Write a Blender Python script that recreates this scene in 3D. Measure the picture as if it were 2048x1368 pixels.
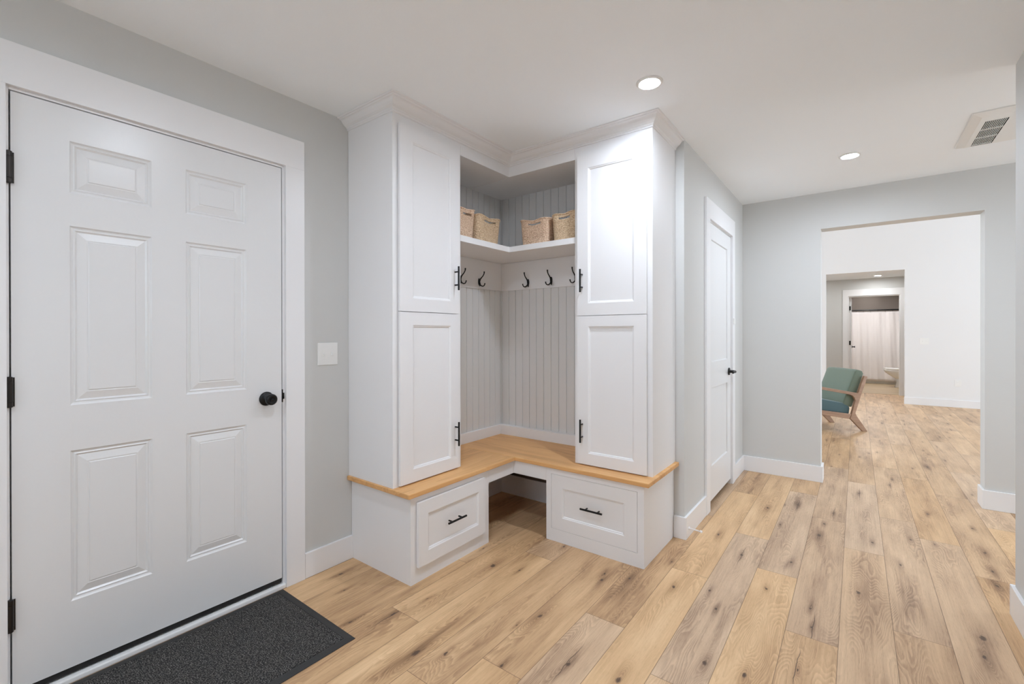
import bpy, bmesh, math, random
from mathutils import Vector, Matrix

S = bpy.context.scene
for o in list(bpy.data.objects):
    bpy.data.objects.remove(o)

# ------------------------------------------------------------------ camera, world, exposure
YAW, PIT, ROL, FPX, CYP, CAMZ = 0.647013245, 0.00201375463, -0.00134952046, 912.364253, 669.912763, 1.256
fw = Vector((-math.sin(YAW) * math.cos(PIT), math.cos(YAW) * math.cos(PIT), -math.sin(PIT)))
rt = Vector((math.cos(YAW), math.sin(YAW), 0))
up = rt.cross(fw)
r2 = rt * math.cos(ROL) + up * math.sin(ROL)
u2 = r2.cross(fw)
cd = bpy.data.cameras.new('camera')
cam = bpy.data.objects.new('camera', cd)
S.collection.objects.link(cam)
M = Matrix(((r2.x, u2.x, -fw.x, 0), (r2.y, u2.y, -fw.y, 0), (r2.z, u2.z, -fw.z, CAMZ), (0, 0, 0, 1)))
cam.matrix_world = M
cd.sensor_fit = 'HORIZONTAL'
cd.sensor_width = 36.0
cd.lens = FPX * 36.0 / 2048.0
cd.shift_x = 0.0
cd.shift_y = -(684.0 - CYP) / 2048.0
cd.clip_start = 0.02
cd.clip_end = 200
S.camera = cam

W = bpy.data.worlds.new('daylight'); S.world = W; W.use_nodes = True
bgn = W.node_tree.nodes['Background']
bgn.inputs[0].default_value = (0.80, 0.92, 1.06, 1)
bgn.inputs[1].default_value = 4.9

S.view_settings.view_transform = 'Standard'
S.view_settings.look = 'None'
S.view_settings.exposure = 0.25
S.view_settings.gamma = 1.0
S.view_settings.use_curve_mapping = False
S.cycles.max_bounces = 12
S.cycles.diffuse_bounces = 10
S.cycles.glossy_bounces = 4
S.cycles.sample_clamp_indirect = 20.0
S.cycles.use_denoising = True

LAMP = 500.0          # emission of the recessed lamp lenses
HALL_LAMP = 220.0
BATH_FILL = 430.0  # emission of the added bathroom lamp, out of view

# ------------------------------------------------------------------ materials
def nmat(name):
    m = bpy.data.materials.new(name); m.use_nodes = True
    nt = m.node_tree; b = nt.nodes['Principled BSDF']
    return m, nt, b

def N(nt, t, **kw):
    n = nt.nodes.new(t)
    for k, v in kw.items():
        setattr(n, k, v)
    return n

def math_n(nt, op, a, b=None, c=None, clamp=False):
    n = nt.nodes.new('ShaderNodeMath'); n.operation = op; n.use_clamp = clamp
    for i, v in enumerate((a, b, c)):
        if v is None: continue
        if isinstance(v, (int, float)): n.inputs[i].default_value = v
        else: nt.links.new(v, n.inputs[i])
    return n.outputs[0]

def paint(name, col, rough=0.5, bump=0.0, scale=120.0, spec=0.5, var=0.015):
    m, nt, b = nmat(name)
    tc = N(nt, 'ShaderNodeTexCoord')
    no = N(nt, 'ShaderNodeTexNoise'); no.inputs['Scale'].default_value = 1.3; no.inputs['Detail'].default_value = 3
    nt.links.new(tc.outputs['Object'], no.inputs['Vector'])
    mx = N(nt, 'ShaderNodeMix', data_type='RGBA')
    mx.inputs[6].default_value = tuple(c * (1 - var) for c in col) + (1,)
    mx.inputs[7].default_value = tuple(min(1, c * (1 + var)) for c in col) + (1,)
    nt.links.new(no.outputs[0], mx.inputs[0])
    nt.links.new(mx.outputs[2], b.inputs['Base Color'])
    b.inputs['Roughness'].default_value = rough
    b.inputs['Specular IOR Level'].default_value = spec
    if bump:
        n2 = N(nt, 'ShaderNodeTexNoise'); n2.inputs['Scale'].default_value = scale; n2.inputs['Detail'].default_value = 2
        nt.links.new(tc.outputs['Object'], n2.inputs['Vector'])
        bp = N(nt, 'ShaderNodeBump'); bp.inputs['Strength'].default_value = bump; bp.inputs['Distance'].default_value = 0.002
        nt.links.new(n2.outputs[0], bp.inputs['Height']); nt.links.new(bp.outputs[0], b.inputs['Normal'])
    return m

def metal(name, col, rough=0.4, met=0.6):
    m, nt, b = nmat(name)
    tc = N(nt, 'ShaderNodeTexCoord')
    no = N(nt, 'ShaderNodeTexNoise'); no.inputs['Scale'].default_value = 60
    nt.links.new(tc.outputs['Object'], no.inputs['Vector'])
    mr = N(nt, 'ShaderNodeMapRange'); mr.inputs[3].default_value = rough - .06; mr.inputs[4].default_value = rough + .06
    nt.links.new(no.outputs[0], mr.inputs[0]); nt.links.new(mr.outputs[0], b.inputs['Roughness'])
    b.inputs['Base Color'].default_value = col + (1,)
    b.inputs['Metallic'].default_value = met
    return m

def emis(name, col, s):
    m, nt, b = nmat(name)
    b.inputs['Base Color'].default_value = (.9, .9, .9, 1)
    b.inputs['Emission Color'].default_value = col + (1,)
    b.inputs['Emission Strength'].default_value = s
    return m

M_WALL = paint('wall_paint', (.622, .625, .610), .65, .10, 160)
M_WALL2 = paint('white_wall_paint', (.80, .80, .80), .65, .06, 160)
M_CEIL = paint('ceiling_paint', (.905, .94, .965), .8, .10, 110)
M_TRIM = paint('trim_paint', (.82, .82, .825), .32)
M_DOOR = paint('door_paint', (.755, .76, .76), .30, .10, 60)
M_CAB = paint('cabinet_paint', (.82, .82, .825), .45, spec=.35)
M_BEAD = paint('beadboard_paint', (.72, .72, .71), .4)
M_BROWN = paint('dark_brown_board', (.12, .085, .065), .8)
M_BLACK = metal('black_metal', (.012, .012, .012), .34, .5)
M_BRONZE = metal('dark_bronze', (.035, .030, .027), .36, .7)
M_SWEEP = paint('door_sweep_rubber', (.012, .011, .010), .6)
M_THR = paint('threshold_paint', (.86, .86, .85), .45)
M_PLATE = paint('plate_plastic', (.84, .84, .82), .3)
M_LENS = emis('lamp_lens', (.87, .96, 1.10), LAMP)
M_LENSH = emis('hall_lamp_lens', (.95, .975, 1.0), HALL_LAMP)
M_LENSB = emis('bath_fill_lens', (.98, .97, 1.0), BATH_FILL)  # lens of the added bathroom lamp
M_LENSS = emis('shower_fill_lens', (1, .96, .92), 70.0)  # lens of the fill lamp added above the bathtub
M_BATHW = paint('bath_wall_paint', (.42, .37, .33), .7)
M_CERAM = paint('ceramic', (.80, .79, .76), .12)
M_DARK = paint('dark_cavity', (.02, .02, .02), .9)
M_STOP = paint('white_rubber', (.85, .83, .82), .4)

def wood_floor():
    m, nt, b = nmat('oak_plank_floor')
    L = nt.links.new
    uv = N(nt, 'ShaderNodeAttribute', attribute_name='plank_uv')          # x across 0..w, y along 0..len
    pr = N(nt, 'ShaderNodeAttribute', attribute_name='plank_props')      # seed, tone, grey
    ps = N(nt, 'ShaderNodeAttribute', attribute_name='plank_size')       # w, len
    sx = N(nt, 'ShaderNodeSeparateXYZ'); L(uv.outputs['Vector'], sx.inputs[0])
    sp = N(nt, 'ShaderNodeSeparateXYZ'); L(pr.outputs['Vector'], sp.inputs[0])
    ss = N(nt, 'ShaderNodeSeparateXYZ'); L(ps.outputs['Vector'], ss.inputs[0])
    geo = N(nt, 'ShaderNodeTexCoord')
    so = N(nt, 'ShaderNodeSeparateXYZ'); L(geo.outputs['Object'], so.inputs[0])
    X, Y = so.outputs[0], so.outputs[1]
    seed = sp.outputs[0]
    # distorted coordinates
    def vec(x, y, z):
        c = N(nt, 'ShaderNodeCombineXYZ')
        for i, v in enumerate((x, y, z)):
            if isinstance(v, (int, float)): c.inputs[i].default_value = v
            else: L(v, c.inputs[i])
        return c.outputs[0]
    def noise(v, scale, detail=3, rough=.5):
        n = N(nt, 'ShaderNodeTexNoise'); n.inputs['Scale'].default_value = scale
        n.inputs['Detail'].default_value = detail; n.inputs['Roughness'].default_value = rough
        L(v, n.inputs['Vector']); return n.outputs[0]
    mu = lambda a, k: math_n(nt, 'MULTIPLY', a, k)
    ad = lambda a, k: math_n(nt, 'ADD', a, k)
    sb = lambda a, k: math_n(nt, 'SUBTRACT', a, k)
    def smooth(v, lo, hi, a=0., c=1.):
        r = N(nt, 'ShaderNodeMapRange', interpolation_type='SMOOTHSTEP')
        r.inputs[1].default_value = lo; r.inputs[2].default_value = hi
        r.inputs[3].default_value = a; r.inputs[4].default_value = c
        L(v, r.inputs[0]); return r.outputs[0]
    sd = mu(seed, 37.0)
    wob = sb(noise(vec(mu(X, 9), mu(Y, 5), sd), 1.0, 3), .5)
    wob2 = sb(noise(vec(mu(X, 70), mu(Y, 45), sd), 1.0, 3, .7), .5)
    # knots
    kd_min = None; halo = None; crk = None; bend = None
    for kn in ('knot_a', 'knot_b', 'knot_c', 'knot_d'):
        a = N(nt, 'ShaderNodeAttribute', attribute_name=kn)
        sk = N(nt, 'ShaderNodeSeparateXYZ'); L(a.outputs['Vector'], sk.inputs[0])
        size = math_n(nt, 'MAXIMUM', math_n(nt, 'ABSOLUTE', sk.outputs[2]), .001)
        dx = sb(ad(X, mu(wob, .030)), sk.outputs[0]); dy = sb(ad(Y, mu(wob, -.05)), sk.outputs[1])
        ex = math_n(nt, 'DIVIDE', ad(dx, mu(wob2, .012)), mu(size, .010)); ey = math_n(nt, 'DIVIDE', ad(dy, mu(wob2, -.022)), mu(size, .019))
        d2 = ad(mu(ex, ex), mu(ey, ey))
        core = math_n(nt, 'EXPONENT', mu(d2, -1.1))
        hx = math_n(nt, 'DIVIDE', dx, mu(size, .024)); hy = math_n(nt, 'DIVIDE', dy, mu(size, .11))
        h2 = ad(mu(hx, hx), mu(hy, hy))
        ha = math_n(nt, 'EXPONENT', mu(h2, -1.0))
        neg = math_n(nt, 'LESS_THAN', sk.outputs[2], 0.0)
        w2 = sb(noise(vec(mu(X, 2), mu(Y, 14), sd), 1.0, 3), .5)
        cx = math_n(nt, 'ABSOLUTE', ad(sb(X, sk.outputs[0]), mu(w2, .02)))
        line = smooth(cx, .0006, .0022, 1, 0)
        cy = smooth(math_n(nt, 'ABSOLUTE', sb(Y, sk.outputs[1])), .06, .16, 1, 0)
        cc = mu(mu(line, cy), neg)
        kd_min = core if kd_min is None else math_n(nt, 'MAXIMUM', kd_min, core)
        halo = ha if halo is None else math_n(nt, 'MAXIMUM', halo, ha)
        crk = cc if crk is None else math_n(nt, 'MAXIMUM', crk, cc)
        bd = mu(ha, size)
        bend = bd if bend is None else ad(bend, bd)
    # cathedral rings
    fld = noise(vec(mu(X, 7.0), mu(Y, 1.05), ad(sd, 3.1)), 1.0, 2, .45)
    fld = ad(fld, mu(bend, .16))
    fine = noise(vec(mu(X, 90), mu(Y, 26), sd), 1.0, 2, .6)
    ph = ad(mu(fld, 46.0), mu(fine, .55))
    saw = math_n(nt, 'FRACT', ph)
    ring = smooth(saw, .0, .75, 0, 1)
    ring = mu(ring, smooth(saw, .9, 1.0, 1, 0))
    rmask = smooth(noise(vec(mu(X, 9), mu(Y, 1.4), ad(sd, 9)), 1.0, 2), .42, .62)
    rmask = math_n(nt, 'MAXIMUM', rmask, mu(halo, .8))
    ring = mu(ring, rmask)
    # pores / straight fine grain
    pore = noise(vec(mu(X, 620), mu(Y, 28), sd), 1.0, 3, .65)
    pore = smooth(pore, .50, .68)
    fib = noise(vec(mu(X, 130), mu(Y, 3.0), sd), 1.0, 4, .6)
    blot = noise(vec(mu(X, 11), mu(Y, 2.0), ad(sd, 21)), 1.0, 3, .55)
    streak = smooth(noise(vec(mu(X, 16), mu(Y, 1.6), ad(sd, 33)), 1.0, 3, .6), .56, .74)
    # tone
    tone = ad(sp.outputs[1], mu(sb(blot, .5), .80))
    tone = ad(tone, mu(sb(fib, .5), .42))
    tone = sb(tone, mu(ring, .19)); tone = sb(tone, mu(pore, .12))
    tone = sb(tone, mu(streak, .20)); tone = sb(tone, mu(halo, .30))
    cr = N(nt, 'ShaderNodeValToRGB')
    cr.color_ramp.elements[0].position = 0.0; cr.color_ramp.elements[0].color = (.21, .118, .060, 1)
    cr.color_ramp.elements[1].position = 1.0; cr.color_ramp.elements[1].color = (.84, .60, .36, 1)
    for p, c in ((.28, (.41, .245, .128, 1)), (.52, (.58, .37, .197, 1)), (.75, (.71, .475, .262, 1))):
        e = cr.color_ramp.elements.new(p); e.color = c
    L(tone, cr.inputs[0])
    # greyer planks
    hs = N(nt, 'ShaderNodeHueSaturation'); L(cr.outputs[0], hs.inputs['Color'])
    L(sb(1.0, mu(sp.outputs[2], .27)), hs.inputs['Saturation'])
    # dark knot core and cracks
    mk = N(nt, 'ShaderNodeMix', data_type='RGBA')
    kcore = smooth(ad(kd_min, mu(wob2, 1.1)), .25, .85)
    L(math_n(nt, 'MAXIMUM', mu(kcore, .9), mu(crk, .85)), mk.inputs[0])
    L(hs.outputs[0], mk.inputs[6]); mk.inputs[7].default_value = (.085, .052, .036, 1)
    # joints
    e1 = math_n(nt, 'MINIMUM', sx.outputs[0], sb(ss.outputs[0], sx.outputs[0]))
    e2 = math_n(nt, 'MINIMUM', sx.outputs[1], sb(ss.outputs[1], sx.outputs[1]))
    ed = math_n(nt, 'MINIMUM', e1, e2)
    jl = smooth(ed, .0004, .0019, 1, 0)
    mj = N(nt, 'ShaderNodeMix', data_type='RGBA')
    L(mu(jl, .72), mj.inputs[0]); L(mk.outputs[2], mj.inputs[6]); mj.inputs[7].default_value = (.13, .075, .04, 1)
    L(mj.outputs[2], b.inputs['Base Color'])
    rg = ad(mu(pore, .10), .42); L(rg, b.inputs['Roughness'])
    b.inputs['Specular IOR Level'].default_value = .33
    bp = N(nt, 'ShaderNodeBump'); bp.inputs['Strength'].default_value = .35; bp.inputs['Distance'].default_value = .0006
    hgt = sb(sb(1.0, mu(pore, .3)), mu(jl, 1.5)); hgt = sb(hgt, mu(ring, .25))
    L(hgt, bp.inputs['Height']); L(bp.outputs[0], b.inputs['Normal'])
    return m

def wood_simple(name, axis, ramp, sc=1.0, rough=.42, rings=9.0):
    """straight-grained board, grain along axis 0/1/2"""
    m, nt, b = nmat(name); L = nt.links.new
    tc = N(nt, 'ShaderNodeTexCoord'); mp = N(nt, 'ShaderNodeMapping'); L(tc.outputs['Object'], mp.inputs[0])
    s = [14 * sc] * 3; s[axis] = 1.1 * sc; mp.inputs['Scale'].default_value = s
    n1 = N(nt, 'ShaderNodeTexNoise'); n1.inputs['Scale'].default_value = .55; n1.inputs['Detail'].default_value = 2
    L(mp.outputs[0], n1.inputs['Vector'])
    fr = math_n(nt, 'FRACT', math_n(nt, 'MULTIPLY', n1.outputs[0], rings))
    mp2 = N(nt, 'ShaderNodeMapping'); L(tc.outputs['Object'], mp2.inputs[0])
    s2 = [260 * sc] * 3; s2[axis] = 9 * sc; mp2.inputs['Scale'].default_value = s2
    n2 = N(nt, 'ShaderNodeTexNoise'); n2.inputs['Scale'].default_value = 1; n2.inputs['Detail'].default_value = 3
    L(mp2.outputs[0], n2.inputs['Vector'])
    mp3 = N(nt, 'ShaderNodeMapping'); L(tc.outputs['Object'], mp3.inputs[0])
    s3 = [9 * sc] * 3; s3[axis] = 1.0 * sc; mp3.inputs['Scale'].default_value = s3
    n3 = N(nt, 'ShaderNodeTexNoise'); n3.inputs['Scale'].default_value = 1; n3.inputs['Detail'].default_value = 2
    L(mp3.outputs[0], n3.inputs['Vector'])
    v = math_n(nt, 'ADD', math_n(nt, 'MULTIPLY', n3.outputs[0], .65), math_n(nt, 'MULTIPLY', n2.outputs[0], .35))
    v = math_n(nt, 'SUBTRACT', v, math_n(nt, 'MULTIPLY', fr, .13))
    cr = N(nt, 'ShaderNodeValToRGB')
    cr.color_ramp.elements[0].position = .18; cr.color_ramp.elements[0].color = ramp[0] + (1,)
    cr.color_ramp.elements[1].position = .72; cr.color_ramp.elements[1].color = ramp[2] + (1,)
    e = cr.color_ramp.elements.new(.45); e.color = ramp[1] + (1,)
    L(v, cr.inputs[0]); L(cr.outputs[0], b.inputs['Base Color'])
    b.inputs['Roughness'].default_value = rough
    return m

M_FLOOR = wood_floor()
BR = ((.48, .225, .085), (.73, .405, .16), (.83, .50, .22))
M_BENX = wood_simple('bench_oak_along_x', 0, BR)
M_BENY = wood_simple('bench_oak_along_y', 1, BR)
M_CHAIRW = wood_simple('chair_beech', 0, ((.26, .15, .095), (.40, .25, .165), (.52, .35, .25)), 1.5, .4)
M_BFLOOR = wood_simple('bath_floor_vinyl', 0, ((.36, .26, .15), (.50, .38, .235), (.60, .47, .30)), .8, .4)

def fabric(name, c1, c2, scale=900):
    m, nt, b = nmat(name); L = nt.links.new
    tc = N(nt, 'ShaderNodeTexCoord'); n = N(nt, 'ShaderNodeTexNoise'); n.inputs['Scale'].default_value = scale
    L(tc.outputs['Object'], n.inputs['Vector'])
    mx = N(nt, 'ShaderNodeMix', data_type='RGBA'); mx.inputs[6].default_value = c1 + (1,); mx.inputs[7].default_value = c2 + (1,)
    L(n.outputs[0], mx.inputs[0]); L(mx.outputs[2], b.inputs['Base Color'])
    b.inputs['Roughness'].default_value = .85
    b.inputs['Sheen Weight'].default_value = .35
    bp = N(nt, 'ShaderNodeBump'); bp.inputs['Strength'].default_value = .4; bp.inputs['Distance'].default_value = .001
    L(n.outputs[0], bp.inputs['Height']); L(bp.outputs[0], b.inputs['Normal'])
    return m
M_GREEN = fabric('green_velvet', (.115, .158, .118), (.180, .228, .172), 500)
M_GREEN_SKYLIT = fabric('green_velvet_skylit', (.055, .110, .125), (.090, .160, .175), 500)  # same green fabric, with blue sky light on the seat put into the colour
M_CURT = fabric('curtain_cloth', (.80, .77, .75), (.86, .83, .81), 200)

def jute(name, c1, c2, c3):
    m, nt, b = nmat(name); L = nt.links.new
    tc = N(nt, 'ShaderNodeTexCoord')
    n = N(nt, 'ShaderNodeTexNoise'); n.inputs['Scale'].default_value = 190; n.inputs['Detail'].default_value = 3
    mp = N(nt, 'ShaderNodeMapping'); mp.inputs['Scale'].default_value = (.6, .6, 1.4); L(tc.outputs['Object'], mp.inputs[0]); L(mp.outputs[0], n.inputs['Vector'])
    cr = N(nt, 'ShaderNodeValToRGB')
    cr.color_ramp.elements[0].position = .33; cr.color_ramp.elements[0].color = c1 + (1,)
    cr.color_ramp.elements[1].position = .68; cr.color_ramp.elements[1].color = c3 + (1,)
    e = cr.color_ramp.elements.new(.5); e.color = c2 + (1,)
    so = N(nt, 'ShaderNodeSeparateXYZ'); L(tc.outputs['Object'], so.inputs[0])
    zz = math_n(nt, 'ADD', so.outputs[2], math_n(nt, 'MULTIPLY', math_n(nt, 'SUBTRACT', n.outputs[0], .5), .006))
    band = math_n(nt, 'ABSOLUTE', math_n(nt, 'SINE', math_n(nt, 'MULTIPLY', zz, math.pi / .0086)))
    band = math_n(nt, 'POWER', band, .7)
    vv = math_n(nt, 'ADD', math_n(nt, 'MULTIPLY', n.outputs[0], .8), math_n(nt, 'MULTIPLY', band, .26))
    L(math_n(nt, 'SUBTRACT', vv, .06), cr.inputs[0]); L(cr.outputs[0], b.inputs['Base Color']); b.inputs['Roughness'].default_value = .9
    bp = N(nt, 'ShaderNodeBump'); bp.inputs['Strength'].default_value = .8; bp.inputs['Distance'].default_value = .003
    L(n.outputs[0], bp.inputs['Height']); L(bp.outputs[0], b.inputs['Normal'])
    return m
M_JUTE = jute('woven_jute', (.34, .20, .125), (.66, .46, .32), (.86, .68, .52))
M_JUTE2 = jute('woven_seagrass', (.32, .20, .11), (.62, .45, .29), (.80, .64, .45))

def mat_carpet():
    m, nt, b = nmat('mat_carpet'); L = nt.links.new
    tc = N(nt, 'ShaderNodeTexCoord')
    n = N(nt, 'ShaderNodeTexNoise'); n.inputs['Scale'].default_value = 190; n.inputs['Detail'].default_value = 2
    L(tc.outputs['Object'], n.inputs['Vector'])
    br = N(nt, 'ShaderNodeTexBrick'); br.inputs['Scale'].default_value = 42; br.inputs['Mortar Size'].default_value = .07
    br.inputs['Color1'].default_value = (1, 1, 1, 1); br.inputs['Color2'].default_value = (.75, .75, .75, 1); br.inputs['Mortar'].default_value = (.25, .25, .25, 1)
    n3 = N(nt, 'ShaderNodeTexNoise'); n3.inputs['Scale'].default_value = 30
    L(tc.outputs['Object'], n3.inputs['Vector'])
    mxv = N(nt, 'ShaderNodeMix', data_type='VECTOR'); mxv.inputs[0].default_value = .02
    L(tc.outputs['Object'], mxv.inputs[4]); L(n3.outputs[1], mxv.inputs[5]); L(mxv.outputs[1], br.inputs['Vector'])
    cr = N(nt, 'ShaderNodeValToRGB')
    cr.color_ramp.elements[0].position = .42; cr.color_ramp.elements[0].color = (.014, .013, .012, 1)
    cr.color_ramp.elements[1].position = .68; cr.color_ramp.elements[1].color = (.23, .215, .20, 1)
    L(n.outputs[0], cr.inputs[0])
    mx = N(nt, 'ShaderNodeMix', data_type='RGBA', blend_type='MULTIPLY'); mx.inputs[0].default_value = .8
    L(cr.outputs[0], mx.inputs[6]); L(br.outputs[0], mx.inputs[7]); L(mx.outputs[2], b.inputs['Base Color'])
    b.inputs['Roughness'].default_value = .95
    bp = N(nt, 'ShaderNodeBump'); bp.inputs['Strength'].default_value = .9; bp.inputs['Distance'].default_value = .003
    L(mx.outputs[2], bp.inputs['Height']); L(bp.outputs[0], b.inputs['Normal'])
    return m
M_CARPET = mat_carpet()
M_RUBBER = paint('mat_rubber', (.030, .029, .028), .7, .3, 300)

# ------------------------------------------------------------------ geometry helpers
def wl(o):
    v = Vector((0, 0, 0))
    while o is not None:
        v += Vector(o.location); o = o.parent
    return v

def obj(name, bm, mat, parent=None, bevel=0.0, smooth=False, local=False, label=None, kind=None, cat=None, group=None):
    off = Vector((0, 0, 0)) if (parent is None or local) else wl(parent)
    if off.length: bmesh.ops.translate(bm, vec=-off, verts=bm.verts)
    bmesh.ops.recalc_face_normals(bm, faces=bm.faces)
    me = bpy.data.meshes.new(name); bm.to_mesh(me); bm.free()
    o = bpy.data.objects.new(name, me); S.collection.objects.link(o)
    if mat: me.materials.append(mat)
    if parent is not None: o.parent = parent
    if smooth:
        for p in me.polygons: p.use_smooth = True
    if bevel:
        md = o.modifiers.new('bevel', 'BEVEL'); md.width = bevel; md.segments = 2; md.limit_method = 'ANGLE'; md.angle_limit = math.radians(40)
    if label: o['label'] = label
    if kind: o['kind'] = kind
    if cat: o['category'] = cat
    if group: o['group'] = group
    return o

def thing(name, label, cat, loc=(0, 0, 0), group=None, kind=None, rotz=0):
    o = bpy.data.objects.new(name, None); S.collection.objects.link(o)
    o.location = loc; o.rotation_euler = (0, 0, rotz); o.empty_display_size = .05
    o['label'] = label
    if cat: o['category'] = cat
    if group: o['group'] = group
    if kind: o['kind'] = kind
    return o

def box(bm, x0, x1, y0, y1, z0, z1):
    r = bmesh.ops.create_cube(bm, size=1.0)
    for v in r['verts']:
        v.co = Vector((x0 + (v.co.x + .5) * (x1 - x0), y0 + (v.co.y + .5) * (y1 - y0), z0 + (v.co.z + .5) * (z1 - z0)))

def boxes(*bs):
    bm = bmesh.new()
    for b in bs: box(bm, *b)
    return bm

def struct(name, bs, mat, bevel=0.0, parent=None):
    return obj(name, boxes(*bs), mat, parent, bevel=bevel, kind='structure' if parent is None else None)

def cyl(bm, p, q, r0, r1=None, n=20, cap=True):
    """tapered cylinder from p to q"""
    if r1 is None: r1 = r0
    p, q = Vector(p), Vector(q); d = (q - p).normalized()
    a = d.orthogonal().normalized(); b = d.cross(a)
    rings = []
    for c, r in ((p, r0), (q, r1)):
        rings.append([bm.verts.new(c + (a * math.cos(t) + b * math.sin(t)) * r) for t in [2 * math.pi * i / n for i in range(n)]])
    for i in range(n):
        bm.faces.new((rings[0][i], rings[0][(i + 1) % n], rings[1][(i + 1) % n], rings[1][i]))
    if cap:
        bm.faces.new(rings[0]); bm.faces.new(rings[1])

def lathe(bm, c, axis, prof, n=32):
    """prof: list of (distance along axis, radius)"""
    c = Vector(c); d = Vector(axis).normalized(); a = d.orthogonal().normalized(); b = d.cross(a)
    rings = []
    for t, r in prof:
        if r < 1e-6:
            rings.append([bm.verts.new(c + d * t)])
        else:
            rings.append([bm.verts.new(c + d * t + (a * math.cos(u) + b * math.sin(u)) * r) for u in [2 * math.pi * i / n for i in range(n)]])
    for A, B in zip(rings, rings[1:]):
        for i in range(n):
            j = (i + 1) % n
            if len(A) == 1 and len(B) == 1: continue
            if len(A) == 1: bm.faces.new((A[0], B[i], B[j]))
            elif len(B) == 1: bm.faces.new((A[i], A[j], B[0]))
            else: bm.faces.new((A[i], A[j], B[j], B[i]))
    if len(rings[0]) > 1: bm.faces.new(rings[0])
    if len(rings[-1]) > 1: bm.faces.new(rings[-1])

def tube(bm, pts, rad, n=10, sub=6):
    """smooth tube through points with per-point radius"""
    P = [Vector(p) for p in pts]; R = rad if isinstance(rad, (list, tuple)) else [rad] * len(P)
    Q, RR = [], []
    for i in range(len(P) - 1):
        p0 = P[max(i - 1, 0)]; p1 = P[i]; p2 = P[i + 1]; p3 = P[min(i + 2, len(P) - 1)]
        for k in range(sub):
            t = k / sub
            Q.append(.5 * ((2 * p1) + (p2 - p0) * t + (2 * p0 - 5 * p1 + 4 * p2 - p3) * t * t + (3 * p1 - p0 - 3 * p2 + p3) * t ** 3))
            RR.append(R[i] * (1 - t) + R[i + 1] * t)
    Q.append(P[-1]); RR.append(R[-1])
    prev = None; a = None
    for i, q in enumerate(Q):
        d = (Q[min(i + 1, len(Q) - 1)] - Q[max(i - 1, 0)]).normalized()
        a = d.orthogonal().normalized() if a is None else (a - d * a.dot(d)).normalized()
        b = d.cross(a)
        ring = [bm.verts.new(q + (a * math.cos(u) + b * math.sin(u)) * RR[i]) for u in [2 * math.pi * k / n for k in range(n)]]
        if prev:
            for k in range(n): bm.faces.new((prev[k], prev[(k + 1) % n], ring[(k + 1) % n], ring[k]))
        else: bm.faces.new(ring)
        prev = ring
    bm.faces.new(prev)

def panel_leaf(bm, u0, u1, v0, v1, thick, holes, prof, to3):
    """board whose front has rectangular moulded recesses. to3(u,v,d): d = depth, 0 at the front, negative behind"""
    us = sorted({u0, u1} | {h[0] for h in holes} | {h[1] for h in holes})
    vs = sorted({v0, v1} | {h[2] for h in holes} | {h[3] for h in holes})
    cache = {}
    def V(u, v, d):
        k = (round(u, 5), round(v, 5), round(d, 5))
        if k not in cache: cache[k] = bm.verts.new(to3(u, v, d))
        return cache[k]
    for i in range(len(us) - 1):
        for j in range(len(vs) - 1):
            cu, cv = (us[i] + us[i + 1]) / 2, (vs[j] + vs[j + 1]) / 2
            if any(h[0] < cu < h[1] and h[2] < cv < h[3] for h in holes): continue
            bm.faces.new((V(us[i], vs[j], 0), V(us[i + 1], vs[j], 0), V(us[i + 1], vs[j + 1], 0), V(us[i], vs[j + 1], 0)))
    for h in holes:
        # outline points of the hole including grid points on its border
        def loop(ins, d):
            a, b, c, e = h[0] + ins, h[1] - ins, h[2] + ins, h[3] - ins
            return [V(a, c, d), V(b, c, d), V(b, e, d), V(a, e, d)]
        prev = loop(0, 0)
        # extra grid points on the border only matter at depth 0: fine, planar T-junctions
        for ins, d in prof:
            cur = loop(ins, d)
            for k in range(4):
                bm.faces.new((prev[k], prev[(k + 1) % 4], cur[(k + 1) % 4], cur[k]))
            prev = cur
        bm.faces.new(prev)
    # sides and back
    for (a, b) in (((u0, v0), (u1, v0)), ((u1, v0), (u1, v1)), ((u1, v1), (u0, v1)), ((u0, v1), (u0, v0))):
        bm.faces.new((V(a[0], a[1], 0), V(b[0], b[1], 0), V(b[0], b[1], -thick), V(a[0], a[1], -thick)))
    bm.faces.new((V(u0, v0, -thick), V(u1, v0, -thick), V(u1, v1, -thick), V(u0, v1, -thick)))

def bar_pull(parent, mid, along, out, length, spacing, r=.0055, stand=.03):
    """bar handle with two posts; parent = the door or drawer front"""
    mid, along, out = Vector(mid), Vector(along), Vector(out)
    bm = bmesh.new()
    c = mid + out * stand
    cyl(bm, c - along * length / 2, c + along * length / 2, r, n=16)
    for s in (-1, 1):
        p = mid + along * s * spacing / 2
        cyl(bm, p - out * .0, p + out * (stand - .001), r * .8, n=14)
    return obj('handle', bm, M_BLACK, parent, bevel=.0007, smooth=False)

# ------------------------------------------------------------------ constants
WX = -2.272            # face of left wall
CZ = 2.446             # ceiling of the entry
BY = 2.862             # back wall behind lockers
CX = -.842             # closet wall face
FY = 4.650             # wall with the wide opening
FZ = 3.7               # living room ceiling
LY = 10.72             # living room far wall
HY = 12.10             # hall end wall
HZ = 2.41

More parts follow.
